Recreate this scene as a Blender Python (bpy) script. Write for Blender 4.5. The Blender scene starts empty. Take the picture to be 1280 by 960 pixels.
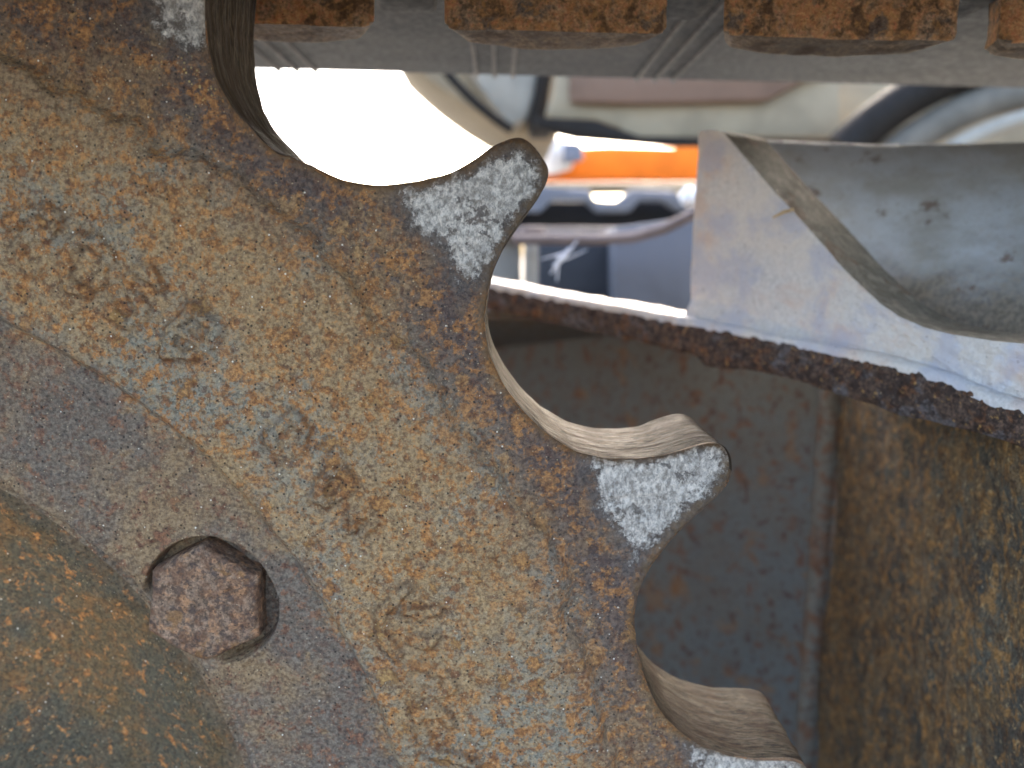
import bpy, bmesh, math, random
import numpy as np
from mathutils import Vector
random.seed(4); rng = np.random.default_rng(7)
S = bpy.context.scene
COL = S.collection

# ------------------------------------------------------------------ camera, world, sun, exposure
H = 0.62                                   # height of the lens above the ground
FPX, VX, VY, D = 961.0, 625.0, 320.0, 0.205   # lens in photo pixels; where the sprocket's axis direction vanishes; distance
_a = np.array([(VX-640)/FPX, (480-VY)/FPX, 1.0]); _a /= np.linalg.norm(_a)
PSI = math.asin(-_a[0]); TH = math.asin(_a[1]/math.cos(PSI))
CR = np.array([math.cos(PSI), -math.sin(PSI), 0])
CF = np.array([math.sin(PSI)*math.cos(TH), math.cos(PSI)*math.cos(TH), -math.sin(TH)])
CU = np.cross(CR, CF)
cam = bpy.data.cameras.new('camera'); co = bpy.data.objects.new('camera', cam); COL.objects.link(co)
co.location = (0, 0, H); co.rotation_euler = (math.pi/2-TH, 0, -PSI)
cam.sensor_width = 36; cam.lens = FPX/1280*36
cam.clip_start = 0.01; cam.clip_end = 5000
cam.dof.use_dof = True; cam.dof.focus_distance = 0.212; cam.dof.aperture_fstop = 8
S.camera = co
S.render.resolution_x = 1024; S.render.resolution_y = 768

SUN_EL, SUN_AZ = 36, 20                   # azimuth clockwise from +Y (north)
w = bpy.data.worlds.new('World'); S.world = w; w.use_nodes = True
nt = w.node_tree; sky = nt.nodes.new('ShaderNodeTexSky'); sky.sky_type = 'NISHITA'; sky.sun_disc = False
sky.sun_elevation = math.radians(SUN_EL); sky.sun_rotation = math.radians(SUN_AZ)
sky.air_density = 1.0; sky.dust_density = 6.0; sky.ozone_density = 0.6
nt.links.new(sky.outputs[0], nt.nodes['Background'].inputs[0]); nt.nodes['Background'].inputs[1].default_value = 0.15
sun = bpy.data.lights.new('sun', 'SUN'); sun.energy = 0.5; sun.angle = math.radians(12); sun.color = (1, .95, .87)
so = bpy.data.objects.new('sun', sun); COL.objects.link(so)
so.location = (0, 0, 5)
_e, _z = math.radians(SUN_EL), math.radians(SUN_AZ)
sd = Vector((math.sin(_z)*math.cos(_e), math.cos(_z)*math.cos(_e), math.sin(_e)))
so.rotation_euler = sd.to_track_quat('Z', 'Y').to_euler()
S.view_settings.view_transform = 'Standard'; S.view_settings.look = 'None'
S.view_settings.exposure = 3.15; S.view_settings.gamma = 1

def at(px, py, Y=D):
    d = CF + CR*(px-640)/FPX + CU*(480-py)/FPX
    p = d*Y/d[1]; return np.array([p[0], Y, p[2]+H])

# ------------------------------------------------------------------ noise
def _hash(ix, iy, iz, seed):
    h = (ix*374761393 + iy*668265263 + iz*2147483647 + seed*1274126177) & 0xFFFFFFFF
    h = ((h ^ (h >> 13))*1274126177) & 0xFFFFFFFF
    h = ((h ^ (h >> 16))*2246822519) & 0xFFFFFFFF
    return ((h ^ (h >> 13)) & 0xFFFF)/65535.0
def vnoise(P, sc, seed=0):
    Q = P*sc + 1000.0; I = np.floor(Q).astype(np.int64); f = Q-I; f = f*f*(3-2*f); r = 0
    for dx in (0, 1):
        for dy in (0, 1):
            for dz in (0, 1):
                wt = (f[:, 0] if dx else 1-f[:, 0])*(f[:, 1] if dy else 1-f[:, 1])*(f[:, 2] if dz else 1-f[:, 2])
                r = r + wt*_hash(I[:, 0]+dx, I[:, 1]+dy, I[:, 2]+dz, seed)
    return r*2-1
def fbm(P, sc, oct=3, seed=0):
    r, a = 0, 1.0
    for k in range(oct):
        r = r + a*vnoise(P, sc*2.03**k, seed+k); a *= .55
    return r
def sstep(a, b, x):
    t = np.clip((x-a)/(b-a), 0, 1); return t*t*(3-2*t)

# ------------------------------------------------------------------ object helpers
def tag(o, label=None, cat=None, group=None, kind=None):
    for k, v in (('label', label), ('category', cat), ('group', group), ('kind', kind)):
        if v: o[k] = v
    return o
def thing(name, loc, label, cat, group=None):
    o = bpy.data.objects.new(name, None); COL.objects.link(o); o.location = loc; o.empty_display_size = .02
    return tag(o, label, cat, group)
def wloc(o):
    v = np.zeros(3)
    while o is not None:
        v += np.array(o.location); o = o.parent
    return v
def mesh_obj(name, V, F, mat, parent=None, attrs=None, mats=None, fmat=None, sharp=40, smooth=True, loc=None):
    """V world coordinates; F list of faces or (n,4) array"""
    V = np.asarray(V, float)
    if parent is None and loc is None: loc = (V.min(0)+V.max(0))/2*[1, 1, 0]+[0, 0, V[:, 2].min()]
    if loc is None: loc = wloc(parent)
    me = bpy.data.meshes.new(name)
    if isinstance(F, np.ndarray):
        n, k = F.shape
        me.vertices.add(len(V)); me.vertices.foreach_set('co', (V-loc).ravel())
        me.loops.add(n*k); me.loops.foreach_set('vertex_index', F.ravel().astype(np.int32))
        me.polygons.add(n); me.polygons.foreach_set('loop_start', (np.arange(n)*k).astype(np.int32))
        me.update(calc_edges=True)
    else:
        me.from_pydata([tuple(v) for v in V-loc], [], [tuple(int(i) for i in f) for f in F]); me.update()
    for a, vals in (attrs or {}).items():
        me.attributes.new(a, 'FLOAT', 'POINT').data.foreach_set('value', np.asarray(vals, np.float32))
    for m in (mats or [mat]): me.materials.append(m)
    if fmat is not None: me.polygons.foreach_set('material_index', np.asarray(fmat, np.int32))
    me.polygons.foreach_set('use_smooth', [smooth]*len(me.polygons))
    me.validate()
    if smooth: me.set_sharp_from_angle(angle=math.radians(sharp))
    o = bpy.data.objects.new(name, me); COL.objects.link(o)
    if parent is not None: o.parent = parent
    else: o.location = loc
    return o
def bm_obj(name, bm, mat, parent=None, rough=0, sc=200, seg=None, sharp=40, smooth=True):
    """a bmesh (world coordinates) to an object, optionally cut fine and roughened with real relief"""
    if seg:
        for _ in range(6):
            es = [e for e in bm.edges if e.calc_length() > seg*1.5]
            if not es: break
            bmesh.ops.subdivide_edges(bm, edges=es, cuts=1, use_grid_fill=True)
    bmesh.ops.recalc_face_normals(bm, faces=bm.faces)
    bm.normal_update()
    V = np.array([v.co for v in bm.verts]); 
    if rough:
        N = np.array([v.normal for v in bm.verts]); V = V + N*(fbm(V, sc, 3)*rough)[:, None]
    for i, v in enumerate(bm.verts): v.index = i
    F = [[v.index for v in f.verts] for f in bm.faces]; bm.free()
    return mesh_obj(name, V, F, mat, parent, sharp=sharp, smooth=smooth)
def bevel(bm, w, seg=2, ang=30):
    bm.normal_update()
    es = [e for e in bm.edges if len(e.link_faces) == 2 and e.calc_face_angle() > math.radians(ang)]
    bmesh.ops.bevel(bm, geom=es, offset=w, segments=seg, profile=.5, affect='EDGES', clamp_overlap=True)
def prism(pts, vec, bm=None):
    """closed outline pts (3D, planar) pushed along vec"""
    bm = bm or bmesh.new(); vec = Vector(vec)
    a = [bm.verts.new(Vector(p)) for p in pts]; b = [bm.verts.new(Vector(p)+vec) for p in pts]
    bm.faces.new(a[::-1]); bm.faces.new(b); n = len(a)
    for i in range(n): bm.faces.new((a[i], a[(i+1) % n], b[(i+1) % n], b[i]))
    return bm
def box(x0, x1, y0, y1, z0, z1, bm=None):
    return prism([(x0, y0, z0), (x1, y0, z0), (x1, y0, z1), (x0, y0, z1)], (0, y1-y0, 0), bm)
def tube_bm(pts, r, n=10, bm=None):
    bm = bm or bmesh.new(); pts = [Vector(p) for p in pts]; rings = []
    rr = r if hasattr(r, '__len__') else [r]*len(pts)
    for i, p in enumerate(pts):
        t = (pts[min(i+1, len(pts)-1)]-pts[max(i-1, 0)]).normalized()
        a = t.cross(Vector((0, .3, 1))).normalized(); b = t.cross(a)
        rings.append([bm.verts.new(p+(a*math.cos(q)+b*math.sin(q))*rr[i]) for q in [2*math.pi*k/n for k in range(n)]])
    for A, B in zip(rings, rings[1:]):
        for k in range(n): bm.faces.new((A[k], A[(k+1) % n], B[(k+1) % n], B[k]))
    bm.faces.new(rings[0][::-1]); bm.faces.new(rings[-1]); return bm
def grid_solid(G, off, closed_ends=True):
    """G (n,m,3) front sheet and its copy pushed by off (vector or (n,m,3)); returns V,F"""
    n, m, _ = G.shape; A = G.reshape(-1, 3); B = (G+off).reshape(-1, 3); V = np.r_[A, B]; k = n*m
    idx = np.arange(k).reshape(n, m)
    q = np.stack([idx[:-1, :-1], idx[1:, :-1], idx[1:, 1:], idx[:-1, 1:]], -1).reshape(-1, 4)
    F = [q, q[:, ::-1]+k]
    per = list(idx[0, :])+list(idx[1:, -1])+list(idx[-1, :-1][::-1])+list(idx[1:-1, 0][::-1])
    per = np.array(per); nx = np.roll(per, -1)
    F.append(np.stack([per, nx, nx+k, per+k], -1))
    return V, np.concatenate(F)

# ------------------------------------------------------------------ materials
def s2l(c): return tuple(((v/255)/12.92 if v/255 <= .04045 else ((v/255+.055)/1.055)**2.4) for v in c)+(1,)
class M:
    def __init__(s, name):
        s.m = bpy.data.materials.new(name); s.m.use_nodes = True; s.t = s.m.node_tree; s.N = s.t.nodes
        s.b = s.N['Principled BSDF']; s.tc = s.N.new('ShaderNodeTexCoord').outputs['Object']
    def lk(s, a, b): s.t.links.new(a, b)
    def setin(s, sock, v):
        if isinstance(v, bpy.types.NodeSocket): s.lk(v, sock)
        else: sock.default_value = v
    def map(s, scale=(1, 1, 1), rot=(0, 0, 0), src=None):
        n = s.N.new('ShaderNodeMapping'); s.lk(src or s.tc, n.inputs[0]); n.inputs['Scale'].default_value = scale
        n.inputs['Rotation'].default_value = rot; return n.outputs[0]
    def noise(s, sc, det=4, rough=.6, vec=None, dist=0, out=0, ntype=None):
        n = s.N.new('ShaderNodeTexNoise'); s.lk(vec or s.tc, n.inputs['Vector']); n.inputs['Scale'].default_value = sc
        n.inputs['Detail'].default_value = det; n.inputs['Roughness'].default_value = rough; n.inputs['Distortion'].default_value = dist
        return n.outputs[out]
    def voro(s, sc, vec=None, out='Distance', rnd=1, feature='F1'):
        n = s.N.new('ShaderNodeTexVoronoi'); s.lk(vec or s.tc, n.inputs['Vector']); n.inputs['Scale'].default_value = sc
        n.feature = feature; n.inputs['Randomness'].default_value = rnd; return n.outputs[out]
    def attr(s, name):
        n = s.N.new('ShaderNodeAttribute'); n.attribute_name = name; return n.outputs['Fac']
    def math(s, op, a, b=0.0, c=None, clamp=False):
        n = s.N.new('ShaderNodeMath'); n.operation = op; n.use_clamp = clamp; s.setin(n.inputs[0], a); s.setin(n.inputs[1], b)
        if c is not None: s.setin(n.inputs[2], c)
        return n.outputs[0]
    def ss(s, v, a, b, lo=0.0, hi=1.0):
        n = s.N.new('ShaderNodeMapRange'); n.interpolation_type = 'SMOOTHSTEP'; s.setin(n.inputs[0], v)
        n.inputs[1].default_value = min(a, b); n.inputs[2].default_value = max(a, b)
        n.inputs[3].default_value = lo if a <= b else hi; n.inputs[4].default_value = hi if a <= b else lo; return n.outputs[0]
    def mix(s, f, a, b, mode='MIX'):
        n = s.N.new('ShaderNodeMix'); n.data_type = 'RGBA'; n.blend_type = mode; s.setin(n.inputs[0], f)
        s.setin(n.inputs[6], a if isinstance(a, bpy.types.NodeSocket) or len(a) == 4 else s2l(a))
        s.setin(n.inputs[7], b if isinstance(b, bpy.types.NodeSocket) or len(b) == 4 else s2l(b)); return n.outputs[2]
    def ramp(s, v, stops):
        n = s.N.new('ShaderNodeValToRGB'); s.lk(v, n.inputs[0]); e = n.color_ramp.elements
        while len(e) < len(stops): e.new(.5)
        for q, (p, c) in zip(e, stops): q.position = p; q.color = c if len(c) == 4 else s2l(c)
        return n.outputs[0]
    def bump(s, h, dist, prev=None, strength=1.0):
        n = s.N.new('ShaderNodeBump'); s.lk(h, n.inputs['Height']); n.inputs['Distance'].default_value = dist
        n.inputs['Strength'].default_value = strength
        if prev: s.lk(prev, n.inputs['Normal'])
        return n.outputs[0]
    def out(s, col, rough=.6, metal=0.0, normal=None, spec=.5, **kw):
        s.setin(s.b.inputs['Base Color'], col if isinstance(col, bpy.types.NodeSocket) or len(col) == 4 else s2l(col))
        s.setin(s.b.inputs['Roughness'], rough); s.setin(s.b.inputs['Metallic'], metal); s.setin(s.b.inputs['Specular IOR Level'], spec)
        if normal: s.lk(normal, s.b.inputs['Normal'])
        for k, v in kw.items(): s.setin(s.b.inputs[k], v)
        return s.m

def rusty(name, base, layers, big=None, rough=.7, bumps=((900, .0004), (260, .0008)), spec=.4, specks=True, stretch=None, metal=0.0, base_var=.35, crisp=0.0):
    """layers: (colour, scale, threshold, softness, detail, opacity)"""
    m = M(name); vec = m.map(stretch) if stretch else m.tc
    c = m.mix(m.ss(m.noise(700, 3, .7), .3, .7), tuple(v*(1-base_var) for v in base), tuple(min(255, v*(1+base_var*.6)) for v in base))
    if big: c = m.mix(m.ss(m.noise(big[1], 3, .55, vec), big[2]-.08, big[2]+.08, 0, big[3]), c, big[0])
    for i, (colr, sc, th, sf, det, op) in enumerate(layers):
        n = m.noise(sc, det, .62, vec, dist=.3)
        c = m.mix(m.ss(n, th-sf, th+sf, 0, op), c, colr)
    if specks:
        v = m.voro(520); c = m.mix(m.ss(v, .13, .07, 0, .8), c, (28, 20, 14))
        v = m.voro(330, m.map((1, 1, 1), (1, 2, 3))); c = m.mix(m.ss(v, .055, .03, 0, .8), c, (235, 225, 200))
    if crisp:
        gr = m.ss(m.math('ADD', m.math('MULTIPLY', m.noise(1300, 5, .8), .6), m.math('MULTIPLY', m.noise(620, 5, .75, vec), .4)), .41, .59)
        c = m.mix(crisp, c, m.mix(gr, (66, 62, 58), (196, 192, 186)), 'OVERLAY')
    nrm = None
    for sc, d in bumps: nrm = m.bump(m.noise(sc, 5, .7), d, nrm)
    r = m.ss(m.noise(300, 4, .6), .35, .65, rough-.12, min(1, rough+.15))
    return m.out(c, r, metal, nrm, spec)

OR, RED, DK = (184, 120, 52), (122, 66, 40), (60, 44, 36)
def mat_face():
    m = M('sprocket_rust')
    rad = m.attr('rad'); rn = m.math('MULTIPLY_ADD', m.math('SUBTRACT', m.noise(60, 5, .7), .5), .030, rad)
    fine = m.noise(1050, 5, .8); fine2 = m.noise(800, 3, .7, m.map((1, 1, 1), (1, 2, 3)))
    mid = m.noise(260, 8, .74, dist=.3); n2 = m.noise(150, 8, .72, m.map((1, 1, 1), (.5, 1, 2)), dist=.3)
    n3 = m.noise(420, 7, .72, m.map((1, 1, 1), (2, 1, .3)), dist=.4); n4 = m.noise(330, 6, .7, m.map((1, 1, 1), (3, 2, 1)))
    big = m.noise(30, 5, .6); big2 = m.noise(18, 4, .55, m.map((1, 1, 1), (2, 0, 1)))
    grain = m.ss(m.math('ADD', m.math('MULTIPLY', fine, .5), m.math('MULTIPLY', fine2, .5)), .36, .64)
    orange = m.mix(grain, (130, 76, 36), (224, 158, 88)); tan = m.mix(grain, (132, 98, 62), (212, 172, 116))
    g = m.mix(grain, (98, 92, 78), (188, 180, 156)); g = m.mix(m.ss(fine2, .5, .66, 0, .5), g, (128, 108, 94))
    g = m.mix(m.ss(big, .38, .60, 0, .75), g, tan)
    g = m.mix(m.ss(n3, .45, .60, 0, .65), g, tan)
    g = m.mix(m.math('MULTIPLY', m.ss(mid, .50, .58), m.ss(big2, .3, .6, .45, .95)), g, orange)
    g = m.mix(m.ss(n2, .56, .63, 0, .7), g, orange)
    g = m.mix(m.ss(n4, .56, .64, 0, .6), g, m.mix(grain, (74, 48, 36), (132, 84, 60)))
    o = m.mix(grain, (66, 52, 46), (132, 110, 96))
    o = m.mix(m.ss(big, .44, .64, 0, .5), o, tan)
    o = m.mix(m.ss(mid, .49, .58, 0, .8), o, orange)
    o = m.mix(m.ss(n3, .53, .62, 0, .75), o, m.mix(grain, (64, 58, 58), (114, 106, 104)))
    o = m.mix(m.ss(n4, .54, .62, 0, .6), o, m.mix(grain, (70, 44, 36), (120, 82, 64)))
    o = m.mix(m.ss(rn, .276, .306, 0, .75), o, m.mix(grain, (84, 72, 62), (136, 120, 104)))
    a = m.mix(grain, (86, 74, 64), (156, 140, 120))
    a = m.mix(m.ss(n3, .47, .62, 0, .6), a, m.mix(grain, (88, 62, 50), (146, 112, 90)))
    a = m.mix(m.ss(big, .42, .62, 0, .55), a, tan)
    a = m.mix(m.ss(mid, .54, .60, 0, .85), a, m.mix(grain, (92, 52, 38), (176, 128, 94)))
    a = m.mix(m.ss(n2, .58, .66, 0, .5), a, tan)
    def bloom(base, sc, frac, rad_, cols, seed, op=.9):
        vec = m.map((1, 1, 1), (seed, seed*.7, seed*1.3))
        wob = m.N.new('ShaderNodeVectorMath'); wob.operation = 'ADD'; m.lk(vec, wob.inputs[0])
        nz = m.noise(sc*2.2, 5, .7, vec, out=1); sc_ = m.N.new('ShaderNodeVectorMath'); sc_.operation = 'MULTIPLY_ADD'; m.lk(nz, sc_.inputs[0])
        sc_.inputs[1].default_value = (1.7/sc,)*3; sc_.inputs[2].default_value = (-.85/sc,)*3; m.lk(sc_.outputs[0], wob.inputs[1])
        n = m.N.new('ShaderNodeTexVoronoi'); m.lk(wob.outputs[0], n.inputs['Vector']); n.inputs['Scale'].default_value = sc
        sp = m.N.new('ShaderNodeSeparateColor'); m.lk(n.outputs['Color'], sp.inputs[0])
        sel = m.math('GREATER_THAN', sp.outputs[0], 1-frac); rr_ = m.math('MULTIPLY_ADD', sp.outputs[1], rad_*.6, rad_*.55)
        d = m.math('DIVIDE', n.outputs['Distance'], rr_)
        inner = m.math('MULTIPLY', m.ss(d, 1.0, .75), sel); rim = m.math('MULTIPLY', m.math('MULTIPLY', m.ss(d, 1.25, 1.0), m.ss(d, .6, .95)), sel)
        x = m.mix(m.math('MULTIPLY', inner, op), base, m.mix(sp.outputs[2], cols[0], cols[1])); x = m.mix(m.math('MULTIPLY', rim, .4), x, cols[2]); return x, inner
    g, bl = bloom(g, 150, .42, .42, (orange, m.mix(grain, (140, 94, 52), (206, 164, 99)), (103, 63, 39)), 1.0)
    g, _x = bloom(g, 330, .30, .42, (m.mix(grain, (108, 65, 43), (164, 108, 68)), orange, (87, 56, 39)), 2.0, .8)
    o, _x = bloom(o, 130, .40, .45, (orange, tan, (68, 49, 41)), 3.0, .75)
    o, _x = bloom(o, 300, .30, .42, ((70, 60, 60), orange, (70, 49, 41)), 1.4, .8)
    a, _x = bloom(a, 120, .28, .34, (m.mix(grain, (98, 56, 41), (176, 121, 87)), m.mix(grain, (112, 67, 45), (183, 132, 87)), (70, 45, 35)), 2.5, .8)
    hb = m.mix(grain, (62, 54, 38), (124, 106, 74)); hb = m.mix(m.ss(n2, .46, .60, 0, .7), hb, m.mix(grain, (86, 58, 30), (152, 112, 66)))
    hb = m.mix(m.ss(big, .44, .60, 0, .65), hb, m.mix(grain, (50, 50, 42), (96, 98, 84))); hb = m.mix(m.ss(mid, .55, .62, 0, .8), hb, orange)
    a = m.mix(m.ss(rn, .134, .153), hb, a)
    c = m.mix(m.ss(rn, .192, .2015), a, g)
    c = m.mix(m.ss(rn, .243, .274), c, o)
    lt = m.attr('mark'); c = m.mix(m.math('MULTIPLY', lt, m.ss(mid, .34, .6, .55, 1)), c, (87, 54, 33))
    v = m.voro(420); c = m.mix(m.ss(v, .17, .10, 0, .8), c, (26, 20, 14))
    v = m.voro(210, m.map((1, 1, 1), (1, 2, 3))); c = m.mix(m.ss(v, .065, .04, 0, .9), c, (250, 242, 222)); v = m.voro(520, m.map((1, 1, 1), (3, 2, 3))); c = m.mix(m.ss(v, .13, .08, 0, .55), c, (226, 206, 164))
    ylw = m.math('MULTIPLY', m.ss(m.voro(700, m.map((1, 1, 1), (2, 2, 3))), .25, .15), m.attr('glit')); c = m.mix(ylw, c, (220, 192, 124))
    # bare worn metal on the tooth flanks
    wv = m.attr('worn')   # metres inside the worn outline
    wn = m.math('MULTIPLY_ADD', m.math('SUBTRACT', m.noise(300, 10, .8), .5), .020, wv)
    wn = m.math('MULTIPLY_ADD', m.math('SUBTRACT', m.noise(90, 3, .6), .5), .008, wn)
    lvl = m.ss(wn, -.0025, .0048)
    diss = m.math('ADD', m.math('MULTIPLY', m.math('SUBTRACT', m.noise(900, 6, .8, m.map((1, 1, 1), (0, 1, 0))), .5), 2.2), m.math('MULTIPLY_ADD', lvl, 1.55, -.28))
    wm = m.ss(diss, .15, .85)
    patch = m.ss(m.noise(120, 9, .78, m.map((1, 1, 1), (1, 1, 2))), .57, .60, 0, .85); wm = m.math('MULTIPLY', wm, m.math('SUBTRACT', 1.0, patch))
    halo = m.ss(wn, -.008, .001, 0, .85); c = m.mix(halo, c, m.mix(grain, (74, 66, 60), (122, 112, 104)))
    streak = m.noise(700, 7, .8, m.map((1, 1, .7), (0, .7, 0)))
    silver = m.mix(m.ss(streak, .38, .62), (160, 150, 138), (254, 244, 230)); wm = m.math('MULTIPLY', wm, m.ss(m.noise(150, 6, .75), .32, .52, .6, 1))
    c = m.mix(wm, c, silver)
    ev = m.attr('edge'); c = m.mix(m.math('MULTIPLY', ev, m.ss(n3, .4, .6, .2, .7)), c, (140, 106, 64))
    nrm = m.bump(fine, .0008); nrm = m.bump(bl, .0003, nrm); nrm = m.bump(mid, .0014, nrm); nrm = m.bump(n3, .0007, nrm)
    nrm = m.bump(wm, .00012, nrm)
    r = m.math('SUBTRACT', m.ss(fine, .3, .7, .55, .85), m.math('MULTIPLY', wm, .22))
    return m.out(c, r, m.math('MULTIPLY', wm, .35), nrm, .5)

def mat_wall():
    m = M('polished_tooth_flank')
    u, v = m.attr('arc'), m.attr('dep')
    cb = m.N.new('ShaderNodeCombineXYZ'); m.lk(m.math('MULTIPLY', u, .20), cb.inputs[0]); m.lk(v, cb.inputs[1]); vec = cb.outputs[0]
    st = m.noise(1300, 6, .78, vec, dist=.2); s2 = m.noise(330, 6, .7, vec, dist=.3); bl = m.noise(90, 5, .65)
    c = m.mix(m.ss(st, .40, .60), (34, 30, 24), (96, 86, 70))
    c = m.mix(m.ss(s2, .44, .60, 0, .7), c, m.mix(m.ss(st, .4, .6), (36, 27, 19), (72, 54, 38)))
    c = m.mix(m.ss(m.noise(700, 6, .8, vec), .565, .60, 0, .9), c, (8, 7, 6))
    c = m.mix(m.ss(bl, .48, .62, 0, .6), c, (62, 48, 38))
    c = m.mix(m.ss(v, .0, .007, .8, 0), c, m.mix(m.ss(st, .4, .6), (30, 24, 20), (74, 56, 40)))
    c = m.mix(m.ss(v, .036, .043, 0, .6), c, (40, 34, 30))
    nrm = m.bump(st, .0008); nrm = m.bump(s2, .0012, nrm)
    return m.out(c, m.ss(s2, .35, .65, .5, .8), .0, nrm, .22)

MAT = {}
MAT['face'] = mat_face(); MAT['wall'] = mat_wall()
MAT['hub'] = rusty('hub_rust', (112, 94, 70), [((104, 80, 48), 130, .5, .14, 7, .6), ((72, 74, 62), 50, .55, .08, 7, .6), ((122, 88, 56), 300, .58, .05, 6, .6), ((60, 44, 28), 400, .56, .05, 4, .7)], crisp=.75)
MAT['bolt'] = rusty('bolt_rust', (142, 116, 94), [((112, 76, 52), 200, .52, .08, 8, .7), ((182, 136, 98), 260, .57, .05, 8, .8), ((74, 60, 54), 500, .56, .05, 4, .7), ((150, 108, 62), 150, .62, .04, 5, .6)], crisp=.5)
MAT['edge'] = rusty('torch_cut_rust', (92, 74, 64), [((132, 86, 48), 150, .58, .07, 7, .7), ((110, 110, 116), 90, .56, .05, 5, .75), ((48, 34, 30), 260, .54, .05, 5, .8), ((190, 150, 90), 500, .64, .03, 4, .7)], bumps=((900, .0005), (220, .0012)), crisp=.75)
MAT['paint'] = rusty('pale_weathered_paint', (208, 206, 204), [((220, 212, 202), 30, .47, .12, 3, .6), ((208, 172, 150), 45, .60, .10, 4, .45), ((168, 176, 200), 60, .55, .1, 4, .5), ((120, 108, 100), 500, .66, .03, 4, .4)], specks=False, base_var=.08, bumps=((700, .0005), (180, .0008)), rough=.5)
MAT['greypaint'] = rusty('grey_weathered_paint', (184, 190, 196), [((128, 118, 104), 18, .50, .14, 7, .55), ((118, 84, 62), 60, .62, .05, 5, .6), ((90, 78, 66), 90, .60, .06, 5, .5)], specks=False, base_var=.08, bumps=((500, .0003),), rough=.5)
def mat_trough():
    m = M('trough_paint_with_painted_shade'); sp = m.N.new('ShaderNodeSeparateXYZ'); m.lk(m.tc, sp.inputs[0])
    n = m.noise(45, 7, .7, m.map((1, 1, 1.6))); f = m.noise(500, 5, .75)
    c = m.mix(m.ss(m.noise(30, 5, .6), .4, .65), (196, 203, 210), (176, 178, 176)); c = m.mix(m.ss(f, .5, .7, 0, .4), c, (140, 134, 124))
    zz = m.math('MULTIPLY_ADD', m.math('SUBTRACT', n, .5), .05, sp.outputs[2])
    c = m.mix(m.ss(zz, .066, .024, 0, .9), c, m.mix(m.ss(f, .4, .6), (86, 74, 60), (134, 120, 100)))  # shade painted in as brown, deepening towards the bottom
    c = m.mix(m.ss(m.noise(80, 7, .72), .60, .66, 0, .7), c, (108, 80, 60))
    return m.out(c, .6, 0, m.bump(f, .0004), .3)
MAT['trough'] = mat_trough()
MAT['weldgrey'] = rusty('grey_weld_paint', (112, 112, 106), [((112, 80, 58), 110, .53, .06, 7, .8), ((84, 58, 44), 200, .58, .05, 6, .7)], specks=False, base_var=.1, bumps=((500, .0004),), rough=.7)
MAT['duststrip'] = rusty('dusty_plate_edge', (120, 114, 102), [((92, 84, 72), 90, .52, .08, 5, .7), ((150, 144, 130), 200, .58, .06, 4, .6), ((112, 78, 54), 60, .62, .05, 4, .5)], specks=False, base_var=.15, bumps=((600, .0006),))
MAT['web'] = rusty('grey_web_plate', (98, 104, 105), [((98, 94, 86), 28, .54, .1, 4, .4), ((104, 74, 54), 110, .58, .05, 7, .8), ((78, 54, 42), 190, .60, .04, 6, .8), ((128, 92, 50), 40, .62, .05, 5, .5)], specks=False, base_var=.1, bumps=((500, .0003),), rough=.55)
MAT['side'] = rusty('streaked_side_rust', (104, 104, 94), [((150, 116, 68), 90, .46, .12, 6, .6), ((62, 70, 72), 45, .52, .08, 6, .7), ((184, 138, 78), 260, .55, .06, 6, .75), ((84, 60, 42), 200, .56, .05, 6, .6), ((200, 176, 128), 620, .64, .03, 3, .6)], stretch=(1, 1, .8), bumps=((900, .0006), (250, .0014)), base_var=.2, crisp=.75)
MAT['rubber'] = rusty('track_rubber', (62, 67, 70), [((74, 78, 80), 30, .5, .1, 3, .6), ((72, 74, 74), 120, .56, .08, 4, .5)], specks=False, base_var=.06, bumps=((400, .0003),), rough=.75, stretch=(.25, 1, 1))
MAT['rib'] = rusty('track_rib_dust', (106, 108, 108), [((88, 90, 90), 120, .5, .1, 3, .6)], specks=False, base_var=.06)
MAT['lug'] = rusty('lug_rust', (186, 160, 130), [((228, 174, 112), 70, .46, .12, 8, .75), ((96, 100, 104), 110, .60, .05, 5, .7), ((84, 60, 46), 140, .55, .06, 8, .75), ((214, 164, 100), 320, .58, .05, 6, .6)], bumps=((800, .0006), (200, .0025)), crisp=.5)
MAT['lugwornshade'] = rusty('lug_worn_shaded_underside', (120, 104, 84), [((96, 92, 86), 60, .56, .1, 7, .6), ((70, 56, 42), 90, .54, .06, 5, .8)], specks=False, bumps=((700, .0006),), rough=.7)  # wear, with the underside's shade put into the darker brown
def plain(name, c, rough=.5, sc=40, var=.15, metal=0, spec=.5):
    return rusty(name, c, [(tuple(v*.8 for v in c), sc, .52, .1, 4, .6)], specks=False, base_var=var*.3, bumps=((300, .0003),), rough=max(rough, .65), metal=metal, spec=.2)
MAT['beige'] = plain('beige_housing_paint', (158, 144, 120), .5, 12)
MAT['palegrey'] = plain('pale_grey_housing_paint', (156, 150, 138), .5, 12)
MAT['pink'] = plain('brown_primer', (122, 98, 82), .6, 10)
MAT['black'] = plain('black_rubber_and_shade', (34, 29, 24), .6, 20)
MAT['orange'] = plain('orange_paint', (248, 128, 36), .35, 8, .05)
MAT['bluegrey'] = plain('blue_grey_steel', (118, 128, 146), .45, 20)
MAT['navy'] = plain('dark_belt_rubber', (26, 28, 34), .6, 20)
MAT['hose'] = plain('dusty_hose', (124, 110, 104), .6, 30)
MAT['boxgrey'] = plain('grey_box_paint', (108, 110, 116), .45, 8)
MAT['boxdark'] = plain('dark_grey_box_paint', (66, 69, 74), .5, 14)
MAT['hubgrey'] = plain('idler_grey', (112, 106, 96), .6, 20)
MAT['cream'] = plain('cream_post_paint', (160, 155, 143), .5, 20)
MAT['silk'] = plain('pale_silk', (225, 232, 245), .5, 40)
MAT['white'] = plain('white_glare_paint', (240, 240, 238), .2, 40)
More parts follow.
